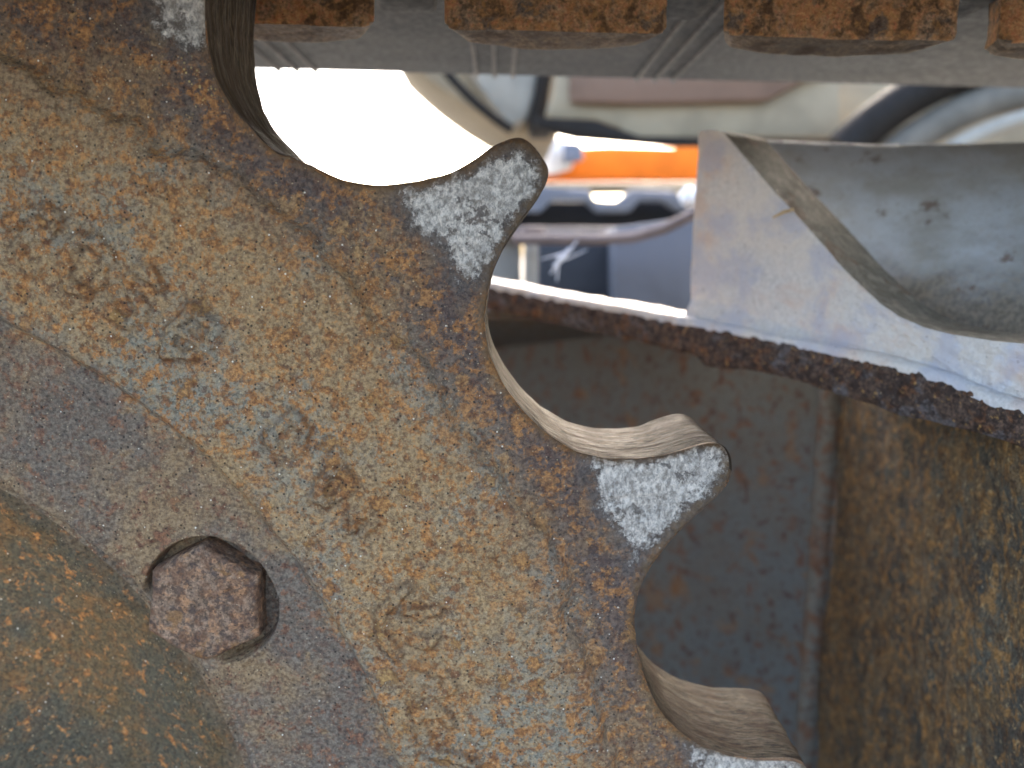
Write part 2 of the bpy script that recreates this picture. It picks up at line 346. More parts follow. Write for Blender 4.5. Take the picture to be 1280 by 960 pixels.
MAT['straw'] = plain('dry_straw', (196, 168, 130), .7, 200)
MAT['ground'] = rusty('dry_earth', (84, 82, 78), [((70, 67, 62), 2, .5, .1, 5, .6), ((98, 94, 88), 9, .55, .1, 5, .6)], specks=False, bumps=((40, .01),))

# ------------------------------------------------------------------ ground
b = bmesh.new(); vs = [b.verts.new(p) for p in ((-2000, -2000, 0), (2000, -2000, 0), (2000, 2000, 0), (-2000, 2000, 0))]; b.faces.new(vs)
tag(bm_obj('ground', b, MAT['ground'], smooth=False), kind='structure')

# ------------------------------------------------------------------ drive sprocket
C = np.array([-0.2227094, -0.19196705+H])           # axis (x, z)
T = 0.043                                           # ring thickness
def pl(px, py): p = at(px, py); return p[[0, 2]]-C
TR = [(272,32),(280,82),(295,120),(307,147),(330,170),(350,187),(375,202),(400,214),(425,224),(450,229),(480,231),(520,227),(560,215),(590,200),(615,184),(632,174),(648,169),(660,173),(672,187),(684,205),(687,217),(683,230),(668,252),(650,277),(630,306),(616,335),(608,370),(605,400),(607,422),(613,449),(631,484),(656,516),(684,544),(719,566),(758,576),(794,577),(829,573),(861,563),(886,556),(901,556),(911,562),(917,575),(918,592),(913,607),(898,626),(870,650),(845,675),(817,710),(801,740),(794,775),(797,815),(806,850),(820,885)]
P = np.array([pl(*p) for p in TR]); th = np.degrees(np.arctan2(P[:, 1], P[:, 0])); rr = np.hypot(P[:, 0], P[:, 1])
o_ = np.argsort(th); th, rr = th[o_], rr[o_]
HC = (52.51, 34.25, 15.53); PIT = (360-(HC[0]-HC[2]))/17
def blk(tau): return np.interp(HC[2]+tau*(HC[1]-HC[2]), th, rr)     # one pitch of the traced outline
def Rof(t):
    if HC[2] <= t <= HC[0]: return float(np.interp(t, th, rr))
    if t > HC[0]: 
        R = float(blk(((t-HC[0])/PIT) % 1))
        if t < 60: k = float(sstep(56, 60, t)); R = R*k+(1-k)*float(np.interp(t, th, rr))
        return R
    return float(blk(1-(((HC[2]-t)/PIT) % 1)))
tt = np.arange(HC[0]-360+.0, HC[0], .02); tt = np.r_[tt]
RR = np.array([Rof(t if t > HC[2]-17*PIT+1e-9 else t+360) for t in tt])
XY = np.c_[RR*np.cos(np.radians(tt)), RR*np.sin(np.radians(tt))]
# resample evenly by arc length (dense where the picture looks, coarser elsewhere), lightly smoothed
seg = np.hypot(*(np.roll(XY, -1, 0)-XY).T); s = np.r_[0, np.cumsum(seg)]; L = s[-1]; XYc = np.r_[XY, XY[:1]]
n0 = int(L/.00045); su = np.linspace(0, L, n0, endpoint=False)
Q = np.c_[np.interp(su, s, XYc[:, 0]), np.interp(su, s, XYc[:, 1])]
kr = np.exp(-.5*(np.arange(-9, 10)/3.2)**2); kr /= kr.sum()
Q = np.c_[[np.convolve(np.r_[q[-9:], q, q[:9]], kr, 'valid') for q in Q.T]].T
ang = np.degrees(np.arctan2(Q[:, 1], Q[:, 0])); vis = (ang > 5) & (ang < 74)
keep = vis | (np.arange(n0) % 8 == 0); Q = Q[keep]; su = su[keep]; ang = ang[keep]; n = len(Q)
tg = np.roll(Q, -1, 0)-np.roll(Q, 1, 0); tg /= np.linalg.norm(tg, axis=1)[:, None]; nr = np.c_[-tg[:, 1], tg[:, 0]]   # inward normal (ccw)
# strokes cast on the band, traced in the photograph
STK = [[(12,278),(30,264),(55,262),(72,276),(64,292),(40,294),(24,306),(28,322),(46,338)], [(100,300),(122,304),(136,322),(128,348),(108,366),(88,360),(78,342),(84,318),(100,300)],
       [(200,358),(190,344),(172,340),(158,352),(164,370),(180,384),(176,398),(158,402),(142,392),(142,378)], [(204,442),(216,414),(240,387),(268,410),(262,432),(236,446),(206,438)], [(222,412),(250,430)],
       [(336,550),(366,522),(382,540),(374,562),(350,570),(336,550)], [(400,604),(412,590),(430,590),(438,606),(424,618),(408,628),(398,620),(402,604)], [(440,664),(440,642),(462,642),(470,656),(454,668)],
       [(506,738),(476,766),(478,792),(496,820)], [(506,764),(528,768),(546,762)], [(500,838),(528,834),(552,838),(566,858),(548,868),(518,862),(502,842)], [(518,886),(556,890),(562,902)], [(519,888),(530,922)], [(536,940),(562,944),(592,954)], [(518,800),(532,806),(546,796)]]
SP = [np.array([pl(*p) for p in q]) for q in STK]
def dpoly(X, poly):
    d = np.full(len(X), 9.0)
    for a, b_ in zip(poly[:-1], poly[1:]):
        ab = b_-a; t = np.clip(((X-a)@ab)/(ab@ab), 0, 1); d = np.minimum(d, np.hypot(*(X-a-t[:, None]*ab).T))
    return d
def inside(X, poly):
    r = np.zeros(len(X), bool); m = len(poly)
    for i in range(m):
        a, b_ = poly[i], poly[(i+1) % m]
        c = ((a[1] > X[:, 1]) != (b_[1] > X[:, 1])) & (X[:, 0] < (b_[0]-a[0])*(X[:, 1]-a[1])/(b_[1]-a[1]+1e-12)+a[0]); r ^= c
    return r
WORN = [[(490,228),(560,219),(600,203),(645,180),(676,194),(688,216),(672,246),(640,287),(618,325),(600,350),(578,352),(560,325),(540,300),(512,285)],
        [(738,578),(800,577),(870,563),(912,563),(920,590),(884,630),(846,666),(815,700),(790,712),(772,655),(745,625)],
        [(170,-40),(262,-40),(262,30),(238,58),(214,52),(190,30)], [(862,948),(1000,940),(1030,960),(1000,1040),(940,1080),(900,1000)]]
WP = [np.array([pl(*p) for p in q]) for q in WORN]
BC = at(264, 752, D+.0045)[[0, 2]]-C                                    # counterbore centre
def height(X, A):
    """relief of the cast face, metres towards the viewer, and its masks"""
    r = np.hypot(X[:, 0], X[:, 1]); P3 = np.c_[X, np.zeros(len(X))]
    wob = fbm(P3, 45, 3, 5)*.0016; q = r+wob
    q2 = r+wob+fbm(P3, 90, 3, 6)*.0022; h = -.0032*sstep(.2568, .2614, q2) - .0012*sstep(.262, .285, q)
    h -= .0030*(1-sstep(.1955, .1985, r+wob*.35))+.0015*(1-sstep(.165, .198, r))
    h -= .0060*(1-sstep(.1505, .1545, r+wob*.5))
    h += .0009*np.exp(-((r-.246)/.012)**2)
    ml = np.zeros(len(X)); hl = np.zeros(len(X)); band = (r > .19) & (r < .25) & vism(X)
    ib = np.where(band)[0]; d = np.full(len(ib), 9.0)
    for p in SP: d = np.minimum(d, dpoly(X[ib], p))
    d2 = d+fbm(P3[ib], 260, 3, 9)*.0008
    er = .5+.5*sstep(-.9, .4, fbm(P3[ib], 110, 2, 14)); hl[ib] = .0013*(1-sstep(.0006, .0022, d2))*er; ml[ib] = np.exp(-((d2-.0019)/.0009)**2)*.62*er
    h += hl
    db = np.hypot(*(X-BC).T); u_ = ((X-BC)@np.array([.72, .69])); pocket = (1-sstep(.0186, .0198, db+wob*.4))*sstep(-.0125, -.0085, u_+wob)
    floor = -.0110; mound = np.exp(-(np.maximum(db-.013, 0)/.006)**2)*(1-sstep(-.010, -.004, u_)); h = h*(1-mound)+mound*np.maximum(h, -.0042); h = np.where(pocket > 0, h*(1-pocket)+np.minimum(h, floor)*pocket, h)
    h += .0006*np.exp(-((db-.0205)/.0012)**2)*(r > .165)
    h += fbm(P3, 60, 2, 1)*.00055 + fbm(P3, 210, 3, 2)*.00022*(1-.5*sstep(.27, .29, r)) + fbm(P3, 700, 2, 3)*.00009
    pits = vnoise(P3, 170, 12); h -= .00035*sstep(.55, .8, pits)
    return h, ml, r
def vism(X):
    a = np.degrees(np.arctan2(X[:, 1], X[:, 0])); return (a > 5) & (a < 74)
ROWS = []; kindr = []        # (XY, y, is_wall)
RB = .0022; pos = []; meta = []
nb = 26                                             # wall rows from the back forwards
back = [(0.0018, T), (0.0006, T-.0006), (0, T-.0018)]
for (o, y) in back: pos.append((Q+nr*o, np.full(n, y))); meta.append(1)
for y in np.linspace(T-.0018, RB, nb)[1:]: pos.append((Q.copy(), np.full(n, y))); meta.append(1)
for a in (22, 45, 68, 90): 
    o = RB*(1-math.cos(math.radians(a))); pos.append((Q+nr*o, np.full(n, RB*(1-math.sin(math.radians(a)))))); meta.append(2)
Q1 = Q+nr*RB; a1 = np.arctan2(Q1[:, 1], Q1[:, 0]); RI = .1485
Q2 = np.c_[np.cos(a1), np.sin(a1)]*RI
nrow = 330
for k in range(1, nrow+1):
    t = k/nrow; pos.append((Q1+(Q2-Q1)*t, None)); meta.append(3)
nR = len(pos); X = np.concatenate([p[0] for p in pos]); m_ = np.repeat(meta, n)
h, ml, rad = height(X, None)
edge_d = np.minimum(np.repeat(np.r_[[9]*(3+nb-1), [0]*4, np.zeros(nrow)], n), 9)
yy = np.zeros(len(X)); row = np.repeat(np.arange(nR), n)
for k, (p, y) in enumerate(pos):
    if y is not None: yy[k*n:(k+1)*n] = y
hh = np.where(m_ == 3, -h, 0); 
# distance from outline, for easing relief in at the rounded rim and for the orange-brown burr
dist = np.hypot(*(X-np.tile(Q, (nR, 1))).T)
P3 = np.c_[X[:, 0], yy*1.0, X[:, 1]]
hw = fbm(np.c_[np.tile(su, nR)*.35, yy*2.2, X[:, 0]*0], 240, 3, 8)*.00028
hrim = np.tile(-height(Q1, None)[0], nR)
yy = np.where(m_ == 3, hh, yy + np.where(m_ == 2, hrim*(1-yy/RB), 0))
yy = np.where(m_ == 1, yy+np.where(yy < .004, 0, 0), yy)
Xw = X + np.tile(nr, (nR, 1))*(hw*(m_ == 1))[:, None]
# wear: the flank face of each tooth is rubbed down a little towards its tip
tipw = sstep(.296, .325, rad)*.0016; yy = np.where(m_ >= 2, yy+tipw, yy)
V = np.c_[Xw[:, 0]+C[0], D+yy, Xw[:, 1]+C[1]]
worn = np.full(len(X), -.05); sel = (m_ == 3) & vism(X) & (rad > .262)
isel = np.where(sel | (m_ == 2))[0]
for p in WP:
    d = dpoly(X[isel], np.r_[p, p[:1]]); sg = np.where(inside(X[isel], p), d, -d); worn[isel] = np.maximum(worn[isel], sg)
worn = np.clip(worn, -.05, .0065) - .004*np.exp(-(dist/.0012)**2)*(m_ == 3) 
edge = np.where(m_ >= 2, np.exp(-(dist/.0022)**2), 0)
gl = np.zeros(len(X)); g0 = pl(235, 85)
gl = np.exp(-((X[:, 0]-g0[0])**2+(X[:, 1]-g0[1])**2)/(.009**2))*(vnoise(P3, 150, 3) > -.2)
I = np.arange(nR*n).reshape(nR, n); J = np.roll(I, -1, 1)
F = np.stack([I[:-1], I[1:], J[1:], J[:-1]], -1)
fm = np.repeat((np.arange(nR-1) < 3+nb-2).astype(int), n)
F = F.reshape(-1, 4)
# back of the ring: one more loop closing towards the hub
bk = np.c_[Q2[:, 0]+C[0], np.full(n, D+T), Q2[:, 1]+C[1]]; kb = len(V); V = np.r_[V, bk]
ib_ = np.arange(n); F = np.r_[F, np.stack([kb+ib_, I[0], J[0], kb+np.roll(ib_, -1)], -1), np.stack([I[-1], kb+ib_, kb+np.roll(ib_, -1), J[-1]], -1)]
fm = np.r_[fm, np.zeros(2*n, int)]; z_ = np.zeros(n)
spr = thing('drive_sprocket', (C[0], D+T/2, C[1]), 'large rusty toothed wheel with worn silver tooth tips and a hex bolt', 'sprocket')
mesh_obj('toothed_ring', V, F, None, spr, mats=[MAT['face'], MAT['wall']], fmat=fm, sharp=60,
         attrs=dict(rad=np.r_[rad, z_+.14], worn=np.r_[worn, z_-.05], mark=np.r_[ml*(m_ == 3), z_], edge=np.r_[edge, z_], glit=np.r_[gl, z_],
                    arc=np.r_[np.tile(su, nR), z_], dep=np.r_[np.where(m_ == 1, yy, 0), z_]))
# hub cover: hollow dish inside the ring
na, nrd = 900, 150; aa = np.linspace(0, 2*np.pi, na, endpoint=False); rs = np.linspace(.1555, .008, nrd)
A, R_ = np.meshgrid(aa, rs); Xh = np.c_[(R_*np.cos(A)).ravel(), (R_*np.sin(A)).ravel()]; r_ = R_.ravel(); P3 = np.c_[Xh, np.zeros(len(Xh))]
yh = .0195 + .018*(1-sstep(.095, .150, r_)) - .03*(1-sstep(.02, .085, r_)) + fbm(P3, 40, 3, 21)*.0012+fbm(P3, 200, 3, 22)*.0005
Vh = np.c_[Xh[:, 0]+C[0], D+yh, Xh[:, 1]+C[1]]; I = np.arange(nrd*na).reshape(nrd, na); J = np.roll(I, -1, 1)
Fh = np.stack([I[:-1], I[1:], J[1:], J[:-1]], -1).reshape(-1, 4)
mesh_obj('hub_cover', Vh, Fh, MAT['face'], spr, sharp=60, attrs=dict(rad=r_, worn=r_*0-.05, mark=r_*0, edge=r_*0, glit=r_*0))
# hex bolts
BR, BA = float(np.hypot(*BC)), math.atan2(BC[1], BC[0])
def hex_bolt(ctr, first):
    yf = D+.0022
    hx = [at(p[0], p[1], yf)[[0, 2]] for p in ((250,683),(320,722),(322,798),(254,829),(184,792),(188,716))]
    hx = np.array(hx); ctr = hx.mean(0); per = []
    for k in range(6):
        for t in np.linspace(0, 1, 28, endpoint=False): per.append(hx[k]*(1-t)+hx[(k+1) % 6]*t)
    per = np.array(per); m_ = len(per); rel = per-ctr; L_ = np.hypot(*rel.T)[:, None]; cornr = sstep(.90, 1.0, L_/L_.max())
    prof = [(0, y) for y in np.linspace(.012, .0012, 12)]+[(.0003, .0006), (.0008, .0002), (.0014, 0)]
    Vb = [np.c_[ctr[0]+rel[:, 0]*(1-o/L_[:, 0]), yf+np.full(m_, y)+.0006*cornr[:, 0]*(y < .003), ctr[1]+rel[:, 1]*(1-o/L_[:, 0])] for o, y in prof]
    for f in np.linspace(1, 0, 36)[1:]:
        q_ = rel*(1-.0014/L_)*f; Vb.append(np.c_[ctr[0]+q_[:, 0], yf+.0006*cornr[:, 0]*f**8, ctr[1]+q_[:, 1]])
    Vb = np.concatenate(Vb); nn_ = len(Vb)//m_; Ib = np.arange(len(Vb)).reshape(nn_, m_); Jb = np.roll(Ib, -1, 1)
    Vb[:, 1] += fbm(Vb, 210, 3, 81)*.00035+fbm(Vb, 600, 2, 82)*.00015; Vb[:, [0, 2]] += np.c_[fbm(Vb, 150, 2, 83), fbm(Vb, 150, 2, 84)]*.0003
    pk = at(286, 741, yf)[[0, 2]]; Vb[:, 1] += .0018*np.exp(-(((Vb[:, [0, 2]]-pk)**2).sum(1))/.0011**2)
    return mesh_obj('hex_bolt', Vb, np.stack([Ib[:-1], Ib[1:], Jb[1:], Jb[:-1]], -1).reshape(-1, 4), MAT['bolt'], spr, sharp=60)
hex_bolt(BC, True)

# ------------------------------------------------------------------ rubber track overhead
trk = thing('rubber_track', (0.1, .25, H+.11), 'dark rubber crawler track with rusty drive lugs running overhead', 'track')
ZB = H+.0960; YF = .105/.237
zb = lambda x: ZB
b = box(-.75, .9, .06, at(640, 92)[1]*0+ZB*0+.438, ZB, ZB+.035); bevel(b, .003); bm_obj('belt', b, MAT['rubber'], trk)
def lug(xl, xr, yb=.262, zl=None, name='drive_lug'):
    """cast iron lug hanging from the belt, crowned underside"""
    z0 = H+.0712; W = xr-xl; dep = .0205; n_, m2 = 40, 14; Vs = []
    prof = []     # rows: cross-section loop in (y, z) varying along x
    xs = np.linspace(0, 1, n_)
    for t in xs:
        e = min(t, 1-t)*W; rnd = .0022*max(0, 1-e/.004)**2
        cr = .0045*(1-(2*t-1)**2)
        x = xl+W*t + (.003 if t < .5 else -.003)*0
        yf = yb+rnd; zl_ = z0+.0005+rnd
        loop = [(yf, ZB+.004), (yf, z0+.012), (yf+.0001, zl_+.0007), (yf+.0007, zl_), (yf+.008, zl_+.0002-cr*.15), (yf+.016, zl_+.0004-cr*.35), (yf+.0185, zl_+.0012-cr*.5), (yf+dep-rnd*2, zl_+.004), (yf+dep-rnd*2, ZB+.004)]
        Vs.append([(x+(1-2*t)*(y-yb)*.36, y, z) for y, z in loop])
    G = np.array(Vs); k = G.shape[1]; sub = []
    for r in G:      # finer loop
        q = []
        for a_, b_ in zip(r[:-1], r[1:]):
            c = max(1, int(np.linalg.norm(b_-a_)/.0022)); q += [a_+(b_-a_)*i/c for i in range(c)]
        sub.append(q+[r[-1]])
    kk = min(map(len, sub)); G = np.array([s_[:kk-1]+[s_[-1]] if len(s_) > kk else s_ for s_ in sub])
    n1, k = G.shape[:2]; V = G.reshape(-1, 3); V = V+np.c_[fbm(V, 90, 2, 3), fbm(V, 110, 3, 4), fbm(V, 110, 3, 5)]*[.0003, .00035, .00025]
    I = np.arange(n1*k).reshape(n1, k); F = [tuple(q) for q in np.stack([I[:-1, :-1], I[1:, :-1], I[1:, 1:], I[:-1, 1:]], -1).reshape(-1, 4)]
    F += [tuple(I[0]), tuple(I[-1][::-1])]
    under = [1 if (len(f) == 4 and np.ptp(V[list(f), 1]) > np.ptp(V[list(f), 2]) and V[list(f), 1].mean() > yb+.0008) else 0 for f in F]
    return mesh_obj(name, V, F, None, trk, mats=[MAT['lug'], MAT['lugwornshade']], fmat=under, sharp=28)
X_ = lambda px, Y=.262: float(at(px, 45, Y)[0])
P0 = X_(903)-X_(552)
lug(X_(552), X_(838)); lug(X_(903), X_(1203)); lug(X_(903)+P0, X_(1203)+P0); lug(X_(552)-P0*.985+.003, X_(470))
lug(X_(903)+2*P0, X_(1203)+2*P0); lug(X_(552)-2*P0, X_(838)-2*P0)
# near-side row of lugs, above and in front of the sprocket
for k in range(-2, 4): lug(X_(552)+P0*k, X_(838)+P0*k, yb=.165)
# moulded ribs under the far half of the belt, running across it
for c in (392, 617, 860):
    xc = float(at(c, 80, .36)[0]); 
    if c == 392: xc = float(at(375, 72, .43)[0]) - .003
    for k in (-1, 0, 1):
        x = xc+k*.0098; b = box(x-.0012, x+.0012, .300, .4365, ZB-.0016, ZB+.001); bevel(b, .0006, 1); bm_obj('belt_rib', b, MAT['rib'], trk)
# link blocks between lugs
for px in (495, 868, 1222):
    x = X_(px); b = box(x-.011, x+.011, .262, .30, ZB-.010, ZB+.002); bevel(b, .003); bm_obj('link_block', b, MAT['rubber'], trk, rough=.0004, seg=.004)

for o in [o for o in trk.children]:
    m_ = o.data; c_ = np.empty(len(m_.vertices)*3); m_.vertices.foreach_get('co', c_); c_ = c_.reshape(-1, 3); c_[:, 2] -= .020*(c_[:, 0]+.1); m_.vertices.foreach_set('co', c_.ravel()); m_.update()

# ------------------------------------------------------------------ track frame
frm = thing('track_frame', (.12, .35, H-.05), 'weathered steel track frame with torch cut flange and pale upright gusset', 'frame')
# flange edge line, depth shrinking to the right
def yline(px): return float(np.interp(px, [560, 612, 860, 1050, 1240, 1300], [.440, .42, .335, .285, .238, .226]))
TOPL = [(540, 345), (612, 358), (700, 375), (800, 392), (870, 406), (930, 415), (1000, 430), (1060, 442), (1120, 456), (1180, 474), (1240, 500), (1300, 520)]
BOTL = [(540, 372), (612, 389), (700, 405), (800, 428), (870, 446), (880, 458), (930, 462), (1000, 476), (1060, 497), (1120, 517), (1180, 532), (1240, 546), (1300, 566)]
def ip(L_, x): a_ = np.array(L_, float); return float(np.interp(x, a_[:, 0], a_[:, 1]))
pxs = np.linspace(545, 1296, 420); G = []
nv = 26
for p in pxs:
    y = yline(p); t_, b_ = at(p, ip(TOPL, p), y), at(p, ip(BOTL, p), y)
    wb = (b_-t_); G.append([t_+wb*v for v in np.linspace(0, 1, nv)])
G = np.array(G); nrm_ = np.array([-.78, -.62, 0.]); wv = fbm(G.reshape(-1, 3), 260, 3, 31).reshape(G.shape[:2])
wv2 = fbm(G.reshape(-1, 3)*[1, 1, .2], 90, 3, 33).reshape(G.shape[:2])
bul = 1-np.abs(np.linspace(-1, 1, nv))**4
G = G + nrm_*(wv*.0004+bul[None]*.0012)[..., None]
G[:, :3, 2] += (wv2[:, :3]*.0003); G[:, -3:, 2] += wv2[:, -3:]*.0007
off = np.zeros_like(G); wid = np.interp(pxs, [545, 850, 900], [.020, .020, .10])[:, None]; off[..., 0] = .78*wid; off[..., 1] = .62*wid
V, F = grid_solid(G, off)
mesh_obj('flange_plate', V, F, MAT['edge'], frm, sharp=50)
# painted top skin: a weld-scale strip over the flange's upper face
Gs = []
for p in np.linspace(545, 1290, 300):
    y = yline(p); t_ = at(p, ip(TOPL, p), y); bk_ = t_+np.array([.78, .62, 0])*float(np.interp(p, [545, 850, 900], [.018, .018, .095]))
    row_ = [t_+np.array([-.78, -.62, 0])*.0006+np.array([0, 0, -.0005]), t_+np.array([0, 0, .0016])]+[t_+(bk_-t_)*v+np.array([0, 0, .0022]) for v in (.03, .08, .15, .3, .6, 1)]
    Gs.append(row_)
Gs = np.array(Gs); f_ = fbm(Gs.reshape(-1, 3), 160, 3, 41).reshape(Gs.shape[:2]); Gs[..., 2] += f_*.0004
V, F = grid_solid(Gs, np.array([0, 0, -.0012])); mesh_obj('painted_flange_top', V, F, MAT['paint'], frm, sharp=70)

# gusset: upright plate on the flange, running towards the viewer
GN = np.array([.78, .62, 0.])
LEFT = [(861, 400), (862, 388), (866, 300), (872, 200), (875, 170)]
RIGHT = [(1300, 432), (1240, 426), (1190, 418), (1155, 409), (1125, 396), (1100, 379), (1075, 356), (1045, 324), (1010, 285), (975, 246), (940, 206), (905, 166)]
def yg(px): return float(np.interp(px, [855, 905, 1050, 1240, 1300], [.345, .330, .290, .243, .231]))
# outline resampled as rows from the foot to the top
def respl(L_, n_):
    a_ = np.array(L_, float); d_ = np.r_[0, np.cumsum(np.hypot(*np.diff(a_, axis=0).T))]; u_ = np.linspace(0, d_[-1], n_)
    return np.c_[np.interp(u_, d_, a_[:, 0]), np.interp(u_, d_, a_[:, 1])]
BASE = [(861, 398), (930, 414), (1000, 428), (1060, 440), (1120, 454), (1180, 472), (1240, 496), (1300, 516)]
TOP_ = [(875, 166), (880, 162), (900, 162), (906, 167)]
nu, nv = 150, 110
bot, top = respl(BASE, nu), respl([(874, 168), (878, 163), (890, 162), (905, 166)]+RIGHT[::-1][1:], nu)
# columns join base to the upper outline
w_ = np.linspace(0, 1, nv)[None, :, None]
lft = respl([(861, 398), (862, 388), (866, 300), (872, 200), (874, 168)], nv)
Gp = bot[:, None]*(1-w_)+top[:, None]*w_
Gp += (lft[None]-Gp[0][None])*(1-np.linspace(0, 1, nu)[:, None, None])**6
G = np.array([[at(p[0], p[1], yg(p[0])) for p in r] for r in Gp])
f_ = fbm(G.reshape(-1, 3), 55, 3, 51).reshape(G.shape[:2]); f2 = fbm(G.reshape(-1, 3), 420, 3, 52).reshape(G.shape[:2])
rgh = sstep(900, 1150, Gp[..., 0]); wq = np.linspace(0, 1, nv)[None]
G = G - GN*(f_*.0008+f2*.0005*rgh+.004*(1-sstep(0, .12, wq)))[..., None]
V, F = grid_solid(G, GN*.031)
# face material vs dusty cut edge
nq = (nu-1)*(nv-1); fmm = np.zeros(len(F), int); fmm[2*nq:] = 1
mesh_obj('gusset_plate', V, F, None, frm, mats=[MAT['paint'], MAT['duststrip']], fmat=fmm, sharp=50)

# weld toe, lower right, and grey patch beyond the flange end
wp = [Vector(at(x, ip(BASE, x)+1, yg(x)))-Vector(GN)*.002 for x in np.linspace(864, 1238, 60)]
bm_obj('weld_bead', tube_bm(wp, [.0028*(.8+.3*math.sin(i*1.7)) for i in range(60)], 12), MAT['paint'], frm, rough=.0008, sc=260, seg=.0022, sharp=80)
# curved channel wall behind the gusset
rows = []
for p in np.linspace(905, 1330, 90):
    y0 = float(np.interp(p, [905, 1330], [.405, .365])); yb_ = float(np.interp(p, [905, 1100, 1330], [.372, .335, .275]))
    topy = float(np.interp(p, [905, 950, 1100, 1280, 1330], [174, 175, 181, 178, 176])); col = []
    boty = float(np.interp(p, [905, 1330], [330, 470]))
    for v in np.linspace(0, 1, 60):
        e = (1-v)**2.1; Y = y0*e+yb_*(1-e); col.append(at(p, topy+(boty-topy)*v, Y))
    rows.append(col)
G = np.array(rows); f_ = fbm(G.reshape(-1, 3), 50, 3, 61).reshape(G.shape[:2]); G[..., 1] += f_*.0008
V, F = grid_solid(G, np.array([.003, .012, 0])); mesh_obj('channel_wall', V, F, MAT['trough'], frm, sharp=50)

# web plate and side wall below the flange
def wallgrid(path, z0, z1, nz=60, sub=.003):
    P_ = np.array(path, float); d_ = np.r_[0, np.cumsum(np.hypot(*np.diff(P_, axis=0).T))]; u_ = np.linspace(0, d_[-1], int(d_[-1]/sub))
    Xw = np.c_[np.interp(u_, d_, P_[:, 0]), np.interp(u_, d_, P_[:, 1])]
    return np.array([[(x, y, z) for z in np.linspace(z1, z0, nz)] for x, y in Xw])
xc = float(at(1042, 700, .414)[0]); xb = float(at(1008, 700, .425)[0])
G = wallgrid([(-.60, 1.0), (-.10, .95), (.0, .62), (xb-.06, .465), (xb, .425), (xb+.004, .4235), (xc, .414), (xc+.02, .410)], H-.42, H-.028, 80); zt = -.030-.205*np.clip(G[..., 1]-.432, 0, 1); G[..., 2] = (G[..., 2]-H+.42)/.392*(zt+.42)+H-.42
f_ = fbm(G.reshape(-1, 3), 25, 3, 71).reshape(G.shape[:2]); G[..., 1] += f_*.0012
V, F = grid_solid(G, np.array([.002, .01, 0])); mesh_obj('web_plate', V, F, MAT['web'], frm, sharp=25)
b = prism([(-.60, .432, H-.0305), (-.60, .432, H-.035), (-.60, 1.02, H-.155), (-.60, 1.02, H-.150)], (.72, 0, 0)); bm_obj('recess_shade_plate', b, MAT['web'], frm)  # plate added and sloped to keep the recess under the flange dark
G = wallgrid([(xc-.0015, .4165), (float(at(1150, 700, .31)[0]), .31), (float(at(1290, 700, .228)[0]), .228), (float(at(1290, 700, .228)[0])+.02, .14)], H-.42, H-.030, 150, .0016)
f_ = fbm(G.reshape(-1, 3)*[1, 1, .45], 60, 4, 72).reshape(G.shape[:2]); f2 = fbm(G.reshape(-1, 3), 330, 3, 73).reshape(G.shape[:2]); G[..., 0] += f_*.0018+f2*.0006
V, F = grid_solid(G, np.array([.012, .0, 0])); mesh_obj('side_wall', V, F, MAT['side'], frm, sharp=60)
b = box(-.45, .30, .20, 1.1, H-.405, H-.40); bm_obj('bounce_blocker', b, MAT['web'], frm)  # unseen plate added to block light bounced off the ground
wc = [Vector(at(1026, y_, .419)) for y_ in np.linspace(440, 1000, 60)]; xk = wc[28].x
wc = [Vector((xk+.0004*math.sin(i*.9), .4215, v.z)) for i, v in enumerate(wc)]
bm_obj('corner_weld', tube_bm(wc, [.0062*(1+.06*math.sin(i*2.1)) for i in range(60)], 16), MAT['weldgrey'], frm, rough=.0005, sc=160, seg=.004, sharp=80)
# straw on the gusset edge
p0, p1 = at(966, 272, .300), at(991, 262, .301)
tag(bm_obj('straw', tube_bm([p0, (p0+p1)/2+np.array([0, -.001, .0006]), p1], [.0004, .0008, .0007], 7), MAT['straw']), 'short dry straw stuck on the sloping gusset edge', 'straw')

# ------------------------------------------------------------------ machine body beyond, out of focus
def patch(name, mat, pts, Y, dep, parent, bev=.006):
    b = prism([at(p[0], p[1], Y) for p in pts][::-1], (0, dep, 0)); bevel(b, bev, 2); return bm_obj(name, b, mat, parent)
def arc(px0, py0, px1, py1, sag, n_=14):
    a_, b_ = np.array([px0, py0], float), np.array([px1, py1], float); nn = np.array([-(b_-a_)[1], (b_-a_)[0]]); nn /= np.linalg.norm(nn)
    return [tuple(a_+(b_-a_)*t+nn*sag*4*t*(1-t)) for t in np.linspace(0, 1, n_)]
body = thing('machine_housing', (.3, 1.0, H+.25), 'pale underside housing of the digger above the track frame', 'digger body')
patch('round_shell', MAT['beige'], arc(470, 40, 648, 168, 10)+[(700, 168), (720, 40)], 1.00, .30, body)
patch('shell_panel', MAT['palegrey'], arc(562, 40, 640, 158, 6)+[(660, 150), (668, 120), (680, 40)], .95, .04, body)
bm_obj('rubber_seal', tube_bm([at(p[0], p[1], .945) for p in arc(536, 60, 640, 163, 8)], .0055, 10), MAT['black'], body)
patch('dark_gap_strip', MAT['black'], [(660, 148), (668, 118), (676, 60), (700, 60), (690, 100), (684, 140), (690, 166), (664, 166)], .94, .05, body, .002)  # black strip stands in for the shade in the gap
patch('bracket_plate', MAT['beige'], [(682, 142), (692, 112), (700, 60), (720, 60), (1050, 60), (1052, 172), (790, 172), (770, 158), (745, 150), (690, 148)], .90, .03, body)
patch('primer_panel', MAT['pink'], [(712, 60), (1045, 60), (1046, 92), (1010, 100), (960, 126), (800, 130), (712, 128)], .885, .012, body)
patch('shadow_strip', MAT['black'], [(668, 146), (745, 150), (800, 170), (1040, 174), (1040, 182), (840, 182), (720, 172), (670, 160)], .88, .015, body, .002)  # black strip painted in as the shadow line under the bracket
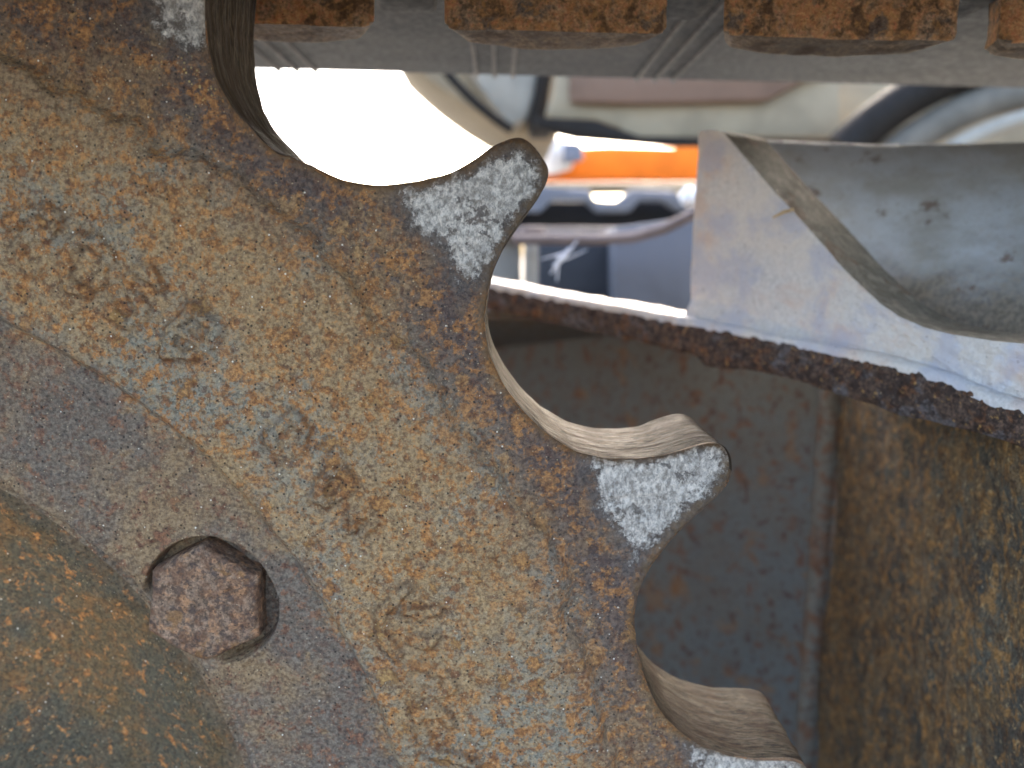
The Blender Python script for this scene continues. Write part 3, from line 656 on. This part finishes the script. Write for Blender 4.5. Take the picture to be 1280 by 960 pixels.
patch('corner_panel', MAT['beige'], [(1038, 50), (1400, 50), (1400, 190), (1038, 190)], .97, .03, body)
bm_obj('idler_rim', tube_bm([at(p[0], p[1], .80) for p in arc(1052, 190, 1340, 70, -34, 24)], .020, 12), MAT['black'], body)
bm_obj('idler_web', tube_bm([at(p[0], p[1], .80) for p in arc(1100, 205, 1360, 108, -26, 24)], .017, 12), MAT['hubgrey'], body)
bm_obj('idler_hub_rim', tube_bm([at(p[0], p[1], .78) for p in arc(1160, 205, 1380, 134, -18, 24)], .008, 12), MAT['palegrey'], body)

arm = thing('orange_boom', (.4, 1.6, H+.2), 'bright orange arm of another machine seen between housing and gusset', 'machine arm')
patch('arm_beam', MAT['orange'], [(650, 202), (700, 190), (722, 184), (760, 182), (842, 184), (866, 172), (940, 160), (940, 224), (700, 224), (664, 232), (650, 228)], 1.5, .12, arm)
patch('arm_glare_plate', MAT['white'], [(646, 178), (700, 172), (716, 180), (716, 210), (690, 218), (646, 212)], 1.47, .025, arm)  # white plate stands in for the glare at the arm's left end
patch('arm_pin', MAT['bluegrey'], [(704, 176), (728, 178), (730, 200), (706, 204)], 1.44, .025, arm)

ft = thing('far_track', (.3, 1.2, H), 'blue grey stepped track link rail over a dark belt, far side', 'track')
patch('link_rail', MAT['bluegrey'], [(540, 240), (660, 240), (674, 232), (735, 236), (745, 250), (770, 252), (790, 236), (842, 238), (856, 246), (930, 250), (930, 262), (850, 262), (832, 250), (800, 250), (788, 264), (748, 264), (734, 250), (690, 250), (676, 264), (540, 264)], 1.15, .04, ft, .003)
patch('far_belt', MAT['navy'], [(540, 252), (930, 250), (930, 286), (540, 284)], 1.20, .2, ft)
patch('soil_shelf', MAT['beige'], [(540, 228), (930, 227), (930, 240), (540, 244)], 1.28, .03, ft)

patch_ = lambda *a, **k: patch(*a, **k)
cab = thing('storage_box', (.2, .75, H-.08), 'grey steel box with lighter right panel behind the flange', 'box')
patch('dark_panel', MAT['boxdark'], [(674, 288), (772, 290), (772, 430), (674, 430)], .74, .10, cab, .004)
patch('light_panel', MAT['boxgrey'], [(768, 284), (930, 262), (930, 430), (768, 430)], .70, .14, cab, .004)
patch('top_rail', MAT['hose'], [(600, 283), (930, 283), (930, 296), (600, 296)], .78, .03, cab, .003)
pt = thing('cream_post', (.04, .68, H-.1), 'cream upright post left of the grey box', 'post')
patch('post_shaft', MAT['cream'], [(655, 292), (672, 292), (672, 430), (655, 430)], .68, .02, pt, .003)
patch('post_cap', MAT['hose'], [(652, 282), (682, 282), (682, 298), (652, 298)], .675, .03, pt, .004)
tag(patch('white_board', MAT['palegrey'], [(560, 296), (652, 296), (652, 430), (560, 430)], .80, .03, None, .004), 'pale board left of the cream post', 'board')
pts = [at(*p) for p in ((640, 300, .66), (690, 299, .66), (740, 300, .655), (790, 297, .65), (830, 286, .64), (862, 270, .63), (900, 252, .62))]
tag(bm_obj('hose', tube_bm(pts, .0045, 10), MAT['hose']), 'dusty beige hose curving up across the grey box', 'hose')
b = bmesh.new(); bmesh.ops.create_uvsphere(b, u_segments=20, v_segments=12, radius=.0085)
for v in b.verts: v.co += Vector(at(862, 246, .66))
tag(bm_obj('glint_ball', b, MAT['white']), 'small white ball standing in for the round knob beside the gusset', 'glint')  # white ball painted in for a blurred specular glint
b = bmesh.new()
for (x0, y0, x1, y1, r) in ((688, 342, 722, 300, .0009), (692, 334, 712, 310, .0016), (676, 324, 716, 312, .0006), (690, 330, 734, 312, .0005), (696, 352, 698, 318, .0006)):
    tube_bm([at(x0, y0, .52), at((x0+x1)/2, (y0+y1)/2+1, .519), at(x1, y1, .52)], [r*.4, r, r*.4], 6, b)
tag(bm_obj('cobweb', b, MAT['silk']), 'torn white cobweb strands in front of the grey box', 'cobweb')
